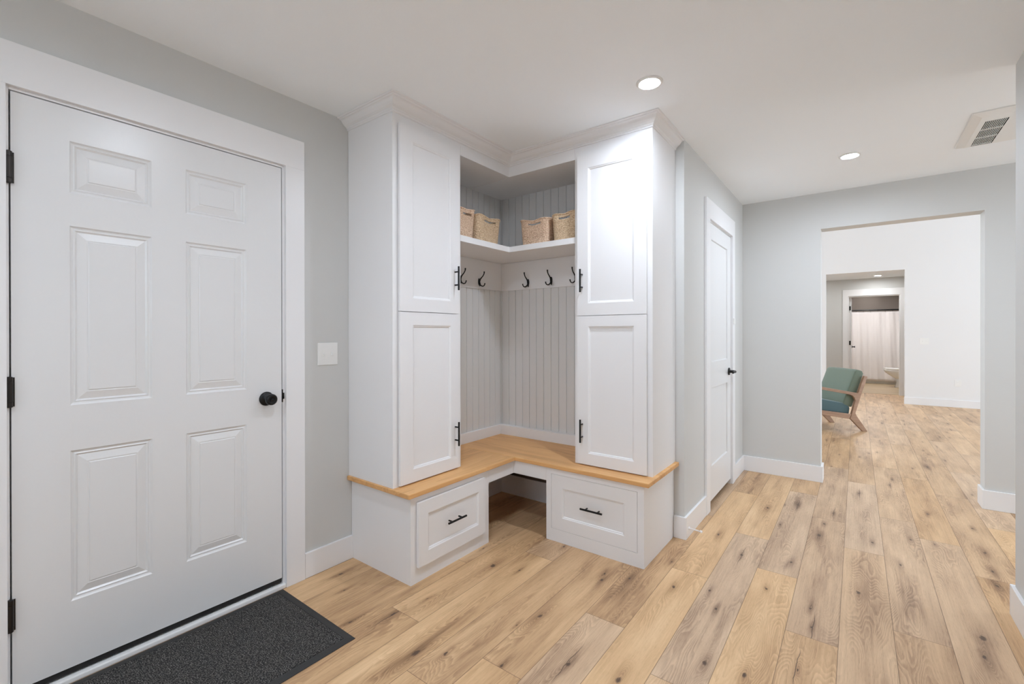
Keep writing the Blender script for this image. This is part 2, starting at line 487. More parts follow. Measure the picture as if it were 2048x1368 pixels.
# ------------------------------------------------------------------ floor with individual plank attributes
def build_floor():
    x_start, wd, ln = -.242, .183, 1.5
    offs = {-12: .5, -11: 1.1, -10: .2, -9: .345, -8: 1.34, -7: .645, -6: 1.12, -5: 1.34, -4: .34, -3: .972, -2: .15, -1: 1.245,
            0: .74, 1: .315, 2: 1.01, 3: .735, 4: .33, 5: 1.2, 6: .6, 7: .1}
    knots = [(-1.745,2.029,0.5),(-1.572,1.907,1.2),(-1.432,1.959,0.5),(-1.387,1.203,1.3),(-1.292,1.275,0.6),(-1.124,1.691,1.0),(-1.765,1.162,0.6),(-2.009,1.293,0.5),(-1.171,1.580,0.4),(-1.659,1.307,-0.8),(-1.070,1.347,0.6),(-2.160,1.369,0.8),(-1.620,1.472,0.4),(-1.056,2.199,0.6),(-1.038,2.131,0.7),(-0.930,2.228,0.6),(-1.380,2.334,0.6),(-0.881,1.520,-1.0),(-0.723,2.283,0.7),(-0.687,3.047,0.8),(-0.520,2.847,-0.8),(-0.581,2.782,0.5),(-0.572,2.359,0.6),(-0.512,2.220,0.6),(-0.459,1.825,1.0),(-0.519,1.806,-0.5),(-0.358,2.550,0.6),(-0.289,2.925,0.8),(-0.398,3.451,0.5),(-0.510,3.731,0.9),(-0.689,1.550,1.0),(-0.813,2.532,0.4),(-0.327,1.848,0.9),(-0.344,3.935,-0.8),(-0.185,3.414,1.1),(-0.175,3.647,0.7),(0.018,4.498,-0.7),(0.072,3.496,0.8),(0.008,2.773,1.1),(-0.174,2.492,0.6),(-0.150,2.324,-0.6),(0.260,3.683,0.7),(0.187,3.247,0.7),(0.392,4.279,0.8),(0.575,3.438,0.7),(0.560,3.257,0.8),(0.414,2.667,1.3),(0.397,2.511,0.9),(0.595,4.127,0.6),(0.584,3.716,0.9),(0.368,3.686,0.5),(0.528,5.774,0.9),(-0.127,3.898,-0.5),(-0.419,3.872,0.4)]
    # (x, y, tone, grey) of planks whose tone the photograph shows
    tones = [(-.72, 2.2, .78, 0), (-.35, 2.5, .76, 0), (-.68, 3.0, .72, 0), (-1.39, 1.2, .70, 0), (-1.43, 1.96, .70, 0), (-.52, 2.85, .58, .75),
             (-.88, 1.52, .62, .6), (-.29, 2.92, .56, .75), (-.93, 2.2, .50, .1), (-1.66, 1.3, .50, 0), (-1.76, 1.6, .55, 0), (-2.0, 1.3, .50, 0),
             (-1.17, 1.6, .52, .05), (-1.05, 2.2, .56, .1), (-1.57, 1.9, .64, 0), (-.185, 3.4, .52, .6), (.01, 2.7, .58, .45), (.02, 4.4, .60, .75),
             (.19, 3.2, .58, .55), (.4, 3.2, .58, .6), (.22, 2.2, .56, .35), (.4, 2.5, .58, .5), (.58, 3.4, .56, .25), (.3, 4.6, .60, .4), (-.5, 3.7, .70, .1),
             (-.14, 2.0, .74, .1), (-.5, 1.4, .68, .3), (-1.0, 1.3, .60, 0), (-1.2, 1.2, .58, .1)]
    rnd = random.Random(11)
    bm = bmesh.new()
    rows = []
    for k in range(-30, 31):
        x0 = x_start + k * wd; o = offs.get(k, rnd.uniform(0, 1.5))
        n0 = math.floor((-2.4 - o) / ln)
        y = o + n0 * ln
        while y < 12.16:
            y0, y1 = max(y, -2.4), min(y + ln, 12.16)
            if y1 > y0: rows.append((x0, x0 + wd, y0, y1, y))
            y += ln
    faces = []
    for (x0, x1, y0, y1, ys) in rows:
        vs = [bm.verts.new((x0, y0, 0)), bm.verts.new((x1, y0, 0)), bm.verts.new((x1, y1, 0)), bm.verts.new((x0, y1, 0))]
        bm.faces.new(vs); faces.append((x0, x1, y0, y1, ys))
    me = bpy.data.meshes.new('floor'); bm.to_mesh(me); bm.free()
    uvd = me.attributes.new('plank_uv', 'FLOAT_VECTOR', 'CORNER')
    pr = me.attributes.new('plank_props', 'FLOAT_VECTOR', 'FACE')
    ps = me.attributes.new('plank_size', 'FLOAT_VECTOR', 'FACE')
    ka = [me.attributes.new(n, 'FLOAT_VECTOR', 'FACE') for n in ('knot_a', 'knot_b', 'knot_c', 'knot_d')]
    uvd = me.attributes['plank_uv']; pr = me.attributes['plank_props']; ps = me.attributes['plank_size']
    ka = [me.attributes[n] for n in ('knot_a', 'knot_b', 'knot_c', 'knot_d')]
    for i, (x0, x1, y0, y1, ys) in enumerate(faces):
        p = me.polygons[i]
        for li in p.loop_indices:
            v = me.vertices[me.loops[li].vertex_index].co
            uvd.data[li].vector = (v.x - x0, v.y - ys, 0)
        tn, gr = rnd.uniform(.50, .74), rnd.choice((0, .1, .3, .6))
        if y0 > 4.6: gr = rnd.uniform(.1, .4); tn = rnd.uniform(.52, .72)
        for (tx, ty, a, g) in tones:
            if x0 <= tx < x1 and y0 <= ty < y1: tn, gr = a, g
        pr.data[i].vector = (rnd.random() * 5, tn, gr)
        ps.data[i].vector = (x1 - x0, 1.5, 0)
        kk = [k for k in knots if x0 <= k[0] < x1 and y0 <= k[1] < y1]
        if not kk and (y0 > 4.0 or x0 > .6 or y1 < 1.6 or y0 < 1.3):
            kk = [(rnd.uniform(x0 + .02, x1 - .02), rnd.uniform(ys, ys + ln), rnd.choice((-.5, .35, .5, .7))) for _ in range(rnd.choice((1, 2, 2)))]
        kk = sorted(kk, key=lambda k: -abs(k[2]))[:4]
        for j in range(4):
            ka[j].data[i].vector = kk[j] if j < len(kk) else (100, 100, .001)
    me.materials.append(M_FLOOR)
    o = bpy.data.objects.new('floor', me); S.collection.objects.link(o); o['kind'] = 'structure'
    return o
build_floor()
obj('floor_slab', boxes((-6.2, 5.6, -2.5, 15.6, -.12, -.001)), M_DARK, kind='structure')
obj('floor_bathroom', boxes((-1.2, 2.0, 12.16, 15.5, -.001, .004)), M_BFLOOR, kind='structure')

# ------------------------------------------------------------------ entry room shell
struct('wall_left', [(-2.42, WX, -2.2, .190, 0, CZ + .1), (-2.42, WX, 1.135, BY + .1, 0, CZ + .1), (-2.42, WX, .190, 1.135, 2.095, CZ + .1)], M_WALL)
struct('wall_back', [(-2.42, CX, BY, BY + .11, 0, CZ + .1)], M_WALL)
DY0, DY1, DZ = 3.425, 4.145, 2.062
struct('wall_closet', [(CX - .12, CX, BY + .11, DY0 - .02, 0, CZ + .1), (CX - .12, CX, DY1 + .02, FY, 0, CZ + .1), (CX - .12, CX, DY0 - .02, DY1 + .02, DZ + .02, CZ + .1)], M_WALL)
struct('wall_far', [(-5.2, -.242, FY, FY + .15, 0, FZ), (.733, 5.2, FY, FY + .15, 0, FZ), (-.242, .733, FY, FY + .15, 2.140, FZ)], M_WALL)
struct('wall_right', [(.562, .70, -2.2, 2.958, 0, CZ + .1), (.70, 3.2, 2.82, 2.958, 0, CZ + .1), (3.2, 3.35, 2.82, 3.1, 0, CZ + .1), (3.2, 3.35, 4.5, FY, 0, CZ + .1), (3.2, 3.35, 3.1, 4.5, 0, .5), (3.2, 3.35, 3.1, 4.5, 2.2, CZ + .1)], M_WALL)
struct('wall_closet_rear', [(-2.42, -2.30, BY + .11, FY, 0, CZ + .1)], M_WALL)
# wall behind the camera
struct('wall_rear', [(-2.42, -1.5, -2.35, -2.2, 0, CZ + .1), (-.1, .70, -2.35, -2.2, 0, CZ + .1), (-1.5, -.1, -2.35, -2.2, 2.2, CZ + .1), (-1.5, -.1, -2.35, -2.2, 0, 1.25)], M_WALL)
struct('window_6', [(-1.5, -1.44, -2.32, -2.23, 1.25, 2.2), (-.16, -.1, -2.32, -2.23, 1.25, 2.2), (-1.44, -.16, -2.32, -2.23, 2.14, 2.2), (-1.44, -.16, -2.32, -2.23, 1.25, 1.31), (-.82, -.78, -2.31, -2.24, 1.31, 2.14)], M_TRIM)  # window added behind the camera for soft fill
struct('ceiling', [(-2.42, 3.35, -2.35, FY + .02, CZ, CZ + .12)], M_CEIL)

struct('window_1', [(3.24, 3.31, 3.1, 3.16, .5, 2.2), (3.24, 3.31, 4.44, 4.5, .5, 2.2), (3.24, 3.31, 3.16, 4.44, .5, .56), (3.24, 3.31, 3.16, 4.44, 2.14, 2.2), (3.25, 3.30, 3.78, 3.82, .56, 2.14)], M_TRIM)  # unseen side hall window, added to brighten the far end

# baseboards
BT, BH = .015, .135
def bb(name, *bs):
    return struct(name, list(bs), M_TRIM, bevel=.002)
bb('baseboard_left', (WX, WX + BT, 1.226, 1.505, 0, .128))
bb('baseboard_closet', (-.902, CX + BT, BY - BT, BY, 0, .135), (CX, CX + BT, BY, 3.335, 0, .135), (CX, CX + BT, 4.24, FY - BT, 0, .135))
bb('baseboard_far', (CX, -.242 + BT, FY - BT, FY, 0, BH), (-.242, -.242 + BT, FY, FY + .15, 0, BH),
   (.733 - BT, 3.2, FY - BT, FY, 0, BH), (.733 - BT, .733, FY, FY + .15, 0, BH))
bb('baseboard_right', (.562 - BT, .562, -2.2, 2.958, 0, BH), (.562 - BT, 3.2, 2.958, 2.958 + BT, 0, BH))
bb('baseboard_rear', (-2.272, .547, -2.2, -2.185, 0, BH))

# ------------------------------------------------------------------ entry door
d1 = thing('door_1', 'white six-panel entry door with dark knob and three dark hinges', None, (WX, .66, 0), kind='structure')
bm = bmesh.new()
holes = [(a, b, c, d) for a, b in ((.353, .594), (.711, .952)) for c, d in ((.289, .835), (1.0, 1.65), (1.769, 1.957))]
prof = [(.005, -.005), (.010, -.0065), (.014, -.0045), (.020, -.0095), (.046, -.0025), (.050, -.0035), (.053, -.0010)]
panel_leaf(bm, .209, 1.114, .050, 2.077, .044, holes, prof, lambda u, v, d: (WX + d, u, v))
leaf = obj('leaf', bm, M_DOOR, d1)
obj('door_sweep', boxes((WX - .040, WX - .004, .210, 1.113, .028, .052)), M_SWEEP, d1)
bm = bmesh.new()
kc = (WX, 1.040, .946)
lathe(bm, kc, (1, 0, 0), [(0, .033), (.004, .034), (.009, .032), (.013, .024), (.016, .013), (.030, .012), (.034, .016), (.040, .0235), (.050, .0268), (.058, .0262), (.064, .022), (.0655, .0175), (.0635, .015), (.0635, .0)])
kb = obj('knob', bm, M_BLACK, d1, smooth=True)
bm = bmesh.new(); lathe(bm, (WX + .0630, 1.040, .946), (1, 0, 0), [(0, .0075), (.004, .0070), (.005, .005), (.005, 0)], 20)
obj('turn_button', bm, M_BLACK, kb, smooth=True)
for z0, z1 in ((1.764, 1.873), (1.011, 1.115), (.256, .366)):
    bm = bmesh.new()
    hx, hy = WX + .008, .2035; h = z1 - z0
    lathe(bm, (hx, hy, z0), (0, 0, 1), [(0, .006), (.002, .0085), (.016, .0088), (.0165, .0078), (.018, .0078), (.0185, .0092), (h - .0185, .0092), (h - .018, .0078), (h - .0165, .0078), (h - .016, .0088), (h - .002, .0085), (h, .006)], 24)
    box(bm, hx - .008, hx - .0045, hy - .013, hy + .013, z0 + .003, z1 - .003)
    obj('hinge', bm, M_BRONZE, d1, smooth=False)
obj('strike_plate', boxes((WX - .03, WX + .0015, 1.1168, 1.1205, .920, .983), (WX, WX + .004, 1.1195, 1.1255, .936, .966)), M_BLACK, d1, bevel=.0008)
# jamb, stops, threshold, casing
obj('jamb', boxes((-2.42, WX + .0, .190, .2045, 0, 2.095), (-2.42, WX + .0, 1.1185, 1.135, 0, 2.095), (-2.42, WX, .2045, 1.1185, 2.0815, 2.095),
                  (-2.36, WX - .046, .2045, .218, 0, 2.08), (-2.36, WX - .046, 1.105, 1.1185, 0, 2.08), (-2.36, WX - .046, .2, 1.12, 2.068, 2.0815)), M_TRIM, d1, bevel=.001)
bm = bmesh.new()
box(bm, -2.42, WX - .026, .2045, 1.1185, 0, .024)
obj('sill', bm, M_SWEEP, d1)
obj('threshold', boxes((WX - .026, WX + .016, .2045, 1.128, 0, .020)), M_THR, d1, bevel=.004)
obj('casing', boxes((WX, WX + .018, .105, .1975, 0, 2.092), (WX, WX + .018, 1.1285, 1.224, 0, 2.092), (WX, WX + .018, .105, 1.224, 2.092, 2.237)), M_TRIM, d1, bevel=.0012)
struct('wall_behind_door', [(-2.60, -2.52, 0, 1.4, 0, 2.4)], M_DARK)  # unseen dark slab closing off the outside of the entry door

# door mat
mt = thing('door_mat', 'charcoal ribbed door mat with black rubber border in front of the entry door', 'mat', (-1.95, .66, .001))
mx0, mx1, my0, my1 = -2.252, -1.650, .195, 1.109
bm = bmesh.new()
ins = .030
def ringquad(bm, a, za, b, zb):
    A = [bm.verts.new((x, y, za)) for x, y in ((a[0], a[2]), (a[1], a[2]), (a[1], a[3]), (a[0], a[3]))]
    B = [bm.verts.new((x, y, zb)) for x, y in ((b[0], b[2]), (b[1], b[2]), (b[1], b[3]), (b[0], b[3]))]
    for k in range(4): bm.faces.new((A[k], A[(k + 1) % 4], B[(k + 1) % 4], B[k]))
    return A, B
e = (mx0, mx1, my0, my1); q = lambda i: (mx0 + i, mx1 - i, my0 + i, my1 - i)
ringquad(bm, e, .001, q(.001), .003); ringquad(bm, q(.001), .003, q(.024), .0060); ringquad(bm, q(.024), .0060, q(.032), .0060); ringquad(bm, q(.032), .006, q(.033), .002)
bmesh.ops.remove_doubles(bm, verts=bm.verts, dist=1e-5)
A = [bm.verts.new((x, y, .001)) for x, y in ((mx0, my0), (mx1, my0), (mx1, my1), (mx0, my1))]; bm.faces.new(A)
obj('rubber_border', bm, M_RUBBER, mt)
obj('carpet_insert', boxes((mx0 + .0335, mx1 - .0335, my0 + .0335, my1 - .0335, .0015, .0072)), M_CARPET, mt, bevel=.002)

# light switch by the entry door
def switch_plate(name, label, cy, cz, w, h, wallx=None, wally=None, kind='toggle'):
    """plate on a wall facing +x (wallx) or facing -y (wally)"""
    if wallx is not None: f = lambda a, b, c, d, e, g: (wallx + a, wallx + b, cy + c, cy + d, cz + e, cz + g); loc = (wallx, cy, cz)
    else: f = lambda a, b, c, d, e, g: (cy + c, cy + d, wally - b, wally - a, cz + e, cz + g); loc = (cy, wally, cz)
    t = thing(name, label, 'switch' if kind == 'toggle' else 'outlet', loc)
    pl = obj('plate', boxes(f(0, .005, -w / 2, w / 2, -h / 2, h / 2)), M_PLATE, t, bevel=.0022)
    if kind == 'toggle':
        for s in (-1, 1):
            c = s * w * .2
            obj('toggle', boxes(f(.004, .0062, c - .0055, c + .0055, -.0125, .0125), f(.006, .015, c - .004, c + .004, -.010, .001)), M_PLATE, t, bevel=.0012)
            obj('screw', boxes(f(.004, .0058, c - .0025, c + .0025, .028, .033)), M_PLATE, t, bevel=.0008)
            obj('screw', boxes(f(.004, .0058, c - .0025, c + .0025, -.033, -.028)), M_PLATE, t, bevel=.0008)
    else:
        for s in (-1, 1):
            obj('socket', boxes(f(.004, .0065, -.016, .016, s * .02 - .013, s * .02 + .013)), M_PLATE, t, bevel=.003)
    return t
switch_plate('light_switch', 'white double toggle switch plate on grey wall beside the entry door', 1.360, 1.151, .116, .119, wallx=WX)

# ------------------------------------------------------------------ lockers
BX, BYF = -1.771, 2.361      # fronts of the bases
UX, UYF = -1.885, 2.465      # fronts of the tall cabinets
ZB, ZT = .443, .467          # bench slab
SHAKER = [(.003, -.0010), (.005, -.0035), (.010, -.0045), (.0125, -.0095)]

# left drawer base
lb = thing('drawer_base_cabinet', 'white drawer cabinet under the bench, the one nearer the entry door', 'cabinet', (-2.0, 1.8, 0), group=None)
obj('carcass', boxes((WX + .002, BX - .019, 1.505, 1.523, 0, ZB), (WX + .002, BX - .019, 2.090, 2.108, 0, ZB), (WX + .002, BX - .019, 1.523, 2.09, .05, .066), (WX + .002, WX + .014, 1.523, 2.09, .066, ZB)), M_CAB, lb)
obj('face_frame', boxes((BX - .019, BX, 1.505, 1.548, 0, ZB), (BX - .019, BX, 2.045, 2.108, 0, ZB), (BX - .019, BX, 1.548, 2.045, .400, ZB), (BX - .019, BX, 1.548, 2.045, 0, .090)), M_CAB, lb)
bm = bmesh.new()
panel_leaf(bm, 1.540, 2.055, .081, .407, .016, [(1.603, 2.000, .147, .340)], SHAKER, lambda u, v, d: (BX + .019 + d, u, v))
dl = obj('drawer_front', bm, M_CAB, lb, bevel=.002)
bar_pull(dl, (BX + .019, 1.791, .2525), (0, 1, 0), (1, 0, 0), .138, .076)

rb = thing('drawer_base_cabinet', 'white drawer cabinet under the bench, the one nearer the closet door', 'cabinet', (-1.2, 2.6, 0))
obj('carcass', boxes((-1.521, -1.503, BYF + .019, BY - .002, 0, ZB), (-.922, -.904, BYF + .019, BY - .002, 0, ZB), (-1.503, -.922, BYF + .019, BY - .002, .05, .066)), M_CAB, rb)
obj('face_frame', boxes((-1.521, -1.485, BYF, BYF + .019, 0, ZB), (-.941, -.904, BYF, BYF + .019, 0, ZB), (-1.485, -.941, BYF, BYF + .019, .406, ZB), (-1.485, -.941, BYF, BYF + .019, 0, .075)), M_CAB, rb)
bm = bmesh.new()
panel_leaf(bm, -1.4832, -.9428, .0768, .4042, .019, [(-1.412, -1.015, .147, .330)], SHAKER, lambda u, v, d: (u, BYF + .001 - d, v))
dr = obj('drawer_front', bm, M_CAB, rb)
bar_pull(dr, (-1.204, BYF + .001, .2475), (1, 0, 0), (0, -1, 0), .138, .076)

# bench top
bt = thing('corner_bench', 'oak L-shaped bench top lying on the white drawer cabinets', 'bench', (-1.9, 2.4, ZT))
FX0, FYI, FRX = -1.748, 2.343, -.872
obj('board', boxes((WX + .002, FX0, 1.475, FYI, ZB, ZT)), M_BENY, bt, bevel=.003)
obj('board', boxes((WX + .002, FRX, FYI + .0004, BY - .003, ZB, ZT)), M_BENX, bt, bevel=.003)
ap = thing('bench_apron', 'white apron rail under the inner corner of the bench', 'rail', (BX, BYF, .4))
obj('rail', boxes((BX - .019, BX - .001, 2.109, BYF + .017, .357, ZB - .001)), M_CAB, ap, bevel=.0015)
obj('rail', boxes((BX - .001, -1.522, BYF + .001, BYF + .019, .357, ZB - .001)), M_CAB, ap, bevel=.0015)
struct('baseboard_cubby', [(WX, WX + BT, 2.11, BY, 0, .15), (WX + BT, -1.522, BY - BT, BY, 0, .15)], M_TRIM, bevel=.002)
struct('trim_cubby', [(WX, WX + .008, 2.11, BY, .15, ZB), (WX + .008, -1.522, BY - .008, BY, .15, ZB)], M_BROWN)  # dark brown sheet on the cubby walls above the baseboard

# tall cabinets
def tall_left():
    t = thing('locker_cabinet', 'tall white cabinet with stacked shaker doors, left of the open corner', 'cabinet', (-2.08, 1.73, ZT))
    y0, y1 = 1.487, 1.985
    obj('carcass', boxes((WX + .002, UX - .019, y0, y0 + .018, ZT, CZ - .002), (WX + .002, UX - .019, y1 - .018, y1, ZT, CZ - .002), (WX + .002, WX + .012, y0 + .018, y1 - .018, ZT, CZ - .002)), M_CAB, t)
    obj('face_frame', boxes((UX - .019, UX, y0, y0 + .042, ZT, CZ - .002), (UX - .019, UX, y1 - .042, y1, ZT, CZ - .002), (UX - .019, UX, y0 + .042, y1 - .042, 2.32, CZ - .002), (UX - .019, UX, y0 + .042, y1 - .042, ZT, .50), (UX - .019, UX, y0 + .042, y1 - .042, 1.35, 1.40)), M_CAB, t)
    for (z0, z1, r0, r1, hz) in ((1.3755, 2.343, 1.445, 2.271, 1.579), (.4745, 1.372, .541, 1.305, .678)):
        bm = bmesh.new()
        panel_leaf(bm, 1.519, 1.955, z0, z1, .0150, [(1.603, 1.888, r0, r1)], SHAKER, lambda u, v, d: (UX + .019 + d, u, v))
        d = obj('door', bm, M_CAB, t, bevel=.0015)
        bar_pull(d, (UX + .019, 1.920, hz), (0, 0, 1), (1, 0, 0), .138, .076)
def tall_right():
    t = thing('locker_cabinet', 'tall white cabinet with stacked shaker doors, right of the open corner', 'cabinet', (-1.13, 2.66, ZT))
    x0, x1 = -1.377, -.894
    obj('carcass', boxes((x0, x0 + .018, UYF + .019, BY - .002, ZT, CZ - .002), (x1 - .018, x1, UYF + .019, BY - .002, ZT, CZ - .002), (x0 + .018, x1 - .018, BY - .012, BY - .002, ZT, CZ - .002)), M_CAB, t)
    obj('face_frame', boxes((x0, x0 + .042, UYF, UYF + .019, ZT, CZ - .002), (x1 - .042, x1, UYF, UYF + .019, ZT, CZ - .002), (x0 + .042, x1 - .042, UYF, UYF + .019, 2.32, CZ - .002), (x0 + .042, x1 - .042, UYF, UYF + .019, ZT, .50), (x0 + .042, x1 - .042, UYF, UYF + .019, 1.34, 1.39)), M_CAB, t)
    for (z0, z1, r0, r1, hz) in ((1.3665, 2.330, 1.438, 2.249, 1.5745), (.4745, 1.3635, .540, 1.302, .6755)):
        bm = bmesh.new()
        panel_leaf(bm, -1.352, -.921, z0, z1, .0150, [(-1.281, -.993, r0, r1)], SHAKER, lambda u, v, d: (u, UYF - .019 - d, v))
        d = obj('door', bm, M_CAB, t, bevel=.0015)
        bar_pull(d, (-1.317, UYF - .019, hz), (0, 0, 1), (0, -1, 0), .138, .076)
tall_left(); tall_right()

# header between the cabinets, with the soffit over the niche
struct('trim_header', [(UX - .019, UX, 1.986, UYF + .019, 2.322, CZ - .001), (UX, -1.378, UYF, UYF + .019, 2.322, CZ - .001)], M_CAB)
struct('trim_soffit', [(WX + .001, UX - .0195, 1.986, UYF + .019, 2.324, 2.336), (WX + .001, -1.378, UYF + .0195, BY - .001, 2.322, 2.336)], M_CAB)
# crown moulding: profile swept with mitred corners
def crown():
    zb = 2.391; h = CZ - zb
    prof = [(.0, .0), (.06, .0), (.10, .05), (.10, .16), (.16, .20), (.20, .26), (.20, .30), (.26, .34), (.38, .42), (.52, .58), (.62, .74), (.68, .80), (.80, .82), (.84, .90), (.96, .90), (1.0, .94), (1.0, 1.0), (.0, 1.0)]
    ys, ux, uy, xr = 1.487, UX, UYF, -.894
    os_, ox, oy, orr = .068, .092, .085, .062
    path = lambda f: [(WX + .001, ys - os_ * f), (ux + ox * f, ys - os_ * f), (ux + ox * f, uy - oy * f), (xr + orr * f, uy - oy * f), (xr + orr * f, BY - .001)]
    bm = bmesh.new(); rings = []
    for f, z in prof:
        rings.append([bm.verts.new((x, y, zb + h * z - .0005)) for x, y in path(f)])
    for A, B in zip(rings, rings[1:] + rings[:1]):
        for i in range(4):
            bm.faces.new((A[i], A[i + 1], B[i + 1], B[i]))
    bm.faces.new([r[0] for r in rings]); bm.faces.new([r[4] for r in rings])
    o = obj('crown_molding', bm, M_CAB); o['kind'] = 'structure'; o.name = 'trim_crown'
crown()

# shelf
obj('corner_shelf', boxes((WX + .004, UX - .001, 1.987, UYF + .002, 1.812, 1.849), (WX + .004, -1.379, UYF + .002, BY - .003, 1.812, 1.849)), M_CAB, bevel=.0012,
    label='white L-shaped shelf in the open corner, holding the baskets', cat='shelf')

# beadboard (real grooves)
def bead(name, wall, a0, a1, z0, z1, g0, pitch):
    depth = .0075; face = .010
    bm = bmesh.new(); prof = [(a0, face)]
    g = g0
    while g - pitch > a0 + .01: g -= pitch
    k = 0
    while g < a1 - .006:
        hw = .0040 if k % 2 else .0027
        prof += [(g - hw - .0012, face), (g - hw * .5, face - depth), (g + hw * .5, face - depth), (g + hw + .0012, face)]
        g += pitch; k += 1
    prof.append((a1, face))
    f = (lambda a, d, z: (WX + d, a, z)) if wall == 'x' else (lambda a, d, z: (a, BY - d, z))
    lo = [bm.verts.new(f(a, d, z0)) for a, d in prof]; hi = [bm.verts.new(f(a, d, z1)) for a, d in prof]
    for i in range(len(prof) - 1): bm.faces.new((lo[i], lo[i + 1], hi[i + 1], hi[i]))
    b0, b1, t0, t1 = [bm.verts.new(f(a, .0005, z)) for a, z in ((a0, z0), (a1, z0), (a0, z1), (a1, z1))]
    bm.faces.new([b0] + lo + [b1]); bm.faces.new([t0] + hi + [t1]); bm.faces.new((b0, lo[0], hi[0], t0)); bm.faces.new((b1, lo[-1], hi[-1], t1)); bm.faces.new((b0, b1, t1, t0))
    obj(name, bm, M_BEAD, kind='structure')
bead('trim_beadboard_left', 'x', 1.987, 2.851, .54, 1.597, 2.447, .0655)
bead('trim_beadboard_back', 'y', -2.261, -1.379, .54, 1.597, -2.185, .0652)
bead('trim_beadboard_left_upper', 'x', 1.987, 2.851, 1.849, 2.322, 2.447, .0655)
bead('trim_beadboard_back_upper', 'y', -2.261, -1.379, 1.849, 2.322, -2.185, .0652)
struct('trim_niche_base', [(WX, WX + .026, 1.987, BY, ZT, .541), (WX + .026, -1.379, BY - .040, BY, ZT, .541)], M_CAB, bevel=.0015)
RF = .020
obj('hook_rail', boxes((WX + .001, WX + RF, 1.987, BY - .001, 1.596, 1.811)), M_CAB, bevel=.001,
    label='wide white rail on the left side of the niche carrying two coat hooks', cat='rail')
obj('hook_rail', boxes((WX + RF + .0002, -1.379, BY - RF, BY - .001, 1.596, 1.811)), M_CAB, bevel=.001,
    label='wide white rail on the back wall of the niche carrying three coat hooks', cat='rail')

# coat hooks
def make_hook():
    t = thing('coat_hook', 'black coat hook', 'hook', (0, 0, 0), group='black coat hooks on the white rail')
    bm = bmesh.new()   # oval back plate; wall plane is y=0, outwards is -y
    r = bmesh.ops.create_uvsphere(bm, u_segments=20, v_segments=12, radius=1)
    for v in r['verts']:
        y = min(v.co.y, 0.0); v.co = Vector((v.co.x * .0105, y * .009 - .0003, v.co.z * .026 - .002))
    obj('back_plate', bm, M_BLACK, t, smooth=True)
    bm = bmesh.new()
    tube(bm, [(0, -.005, -.006), (0, -.012, .012), (0, -.026, .026), (0, -.040, .038), (0, -.050, .054), (0, -.052, .068)], [.0065, .0052, .0042, .0038, .0042, .0058], 10)
    tube(bm, [(0, -.052, .067), (0, -.052, .0705)], [.0052, .002], 10, 2)
    obj('upper_prong', bm, M_BLACK, t, smooth=True)
    for s in (-1, 1):
        bm = bmesh.new()
        tube(bm, [(0, -.006, -.012), (s * .004, -.010, -.026), (s * .013, -.020, -.036), (s * .022, -.030, -.033), (s * .026, -.034, -.022), (s * .027, -.035, -.014)],
             [.0055, .0046, .0040, .0038, .0041, .0052], 10)
        obj('lower_prong', bm, M_BLACK, t, smooth=True)
    return t
hk = make_hook()
hook_spots = [(WX + RF, 2.368, 1.652, math.pi / 2, 'black double-prong coat hook beside the left cabinet handle, partly behind it'),
              (WX + RF, 2.572, 1.650, math.pi / 2, 'black coat hook on the left wall, nearer the inner corner'),
              (-1.992, BY - RF, 1.650, 0, 'black coat hook on the back wall, nearest the inner corner'),
              (-1.786, BY - RF, 1.652, 0, 'black coat hook on the back wall, middle of its three'),
              (-1.582, BY - RF, 1.654, 0, 'black coat hook on the back wall, half hidden by the right cabinet')]
for i, (x, y, z, rz, lb_) in enumerate(hook_spots):
    if i == 0: t = hk
    else:
        t = hk.copy(); S.collection.objects.link(t)
        for ch in list(hk.children):
            c = ch.copy(); S.collection.objects.link(c); c.parent = t
    t.location = (x, y, z); t.rotation_euler = (0, 0, rz); t['label'] = lb_

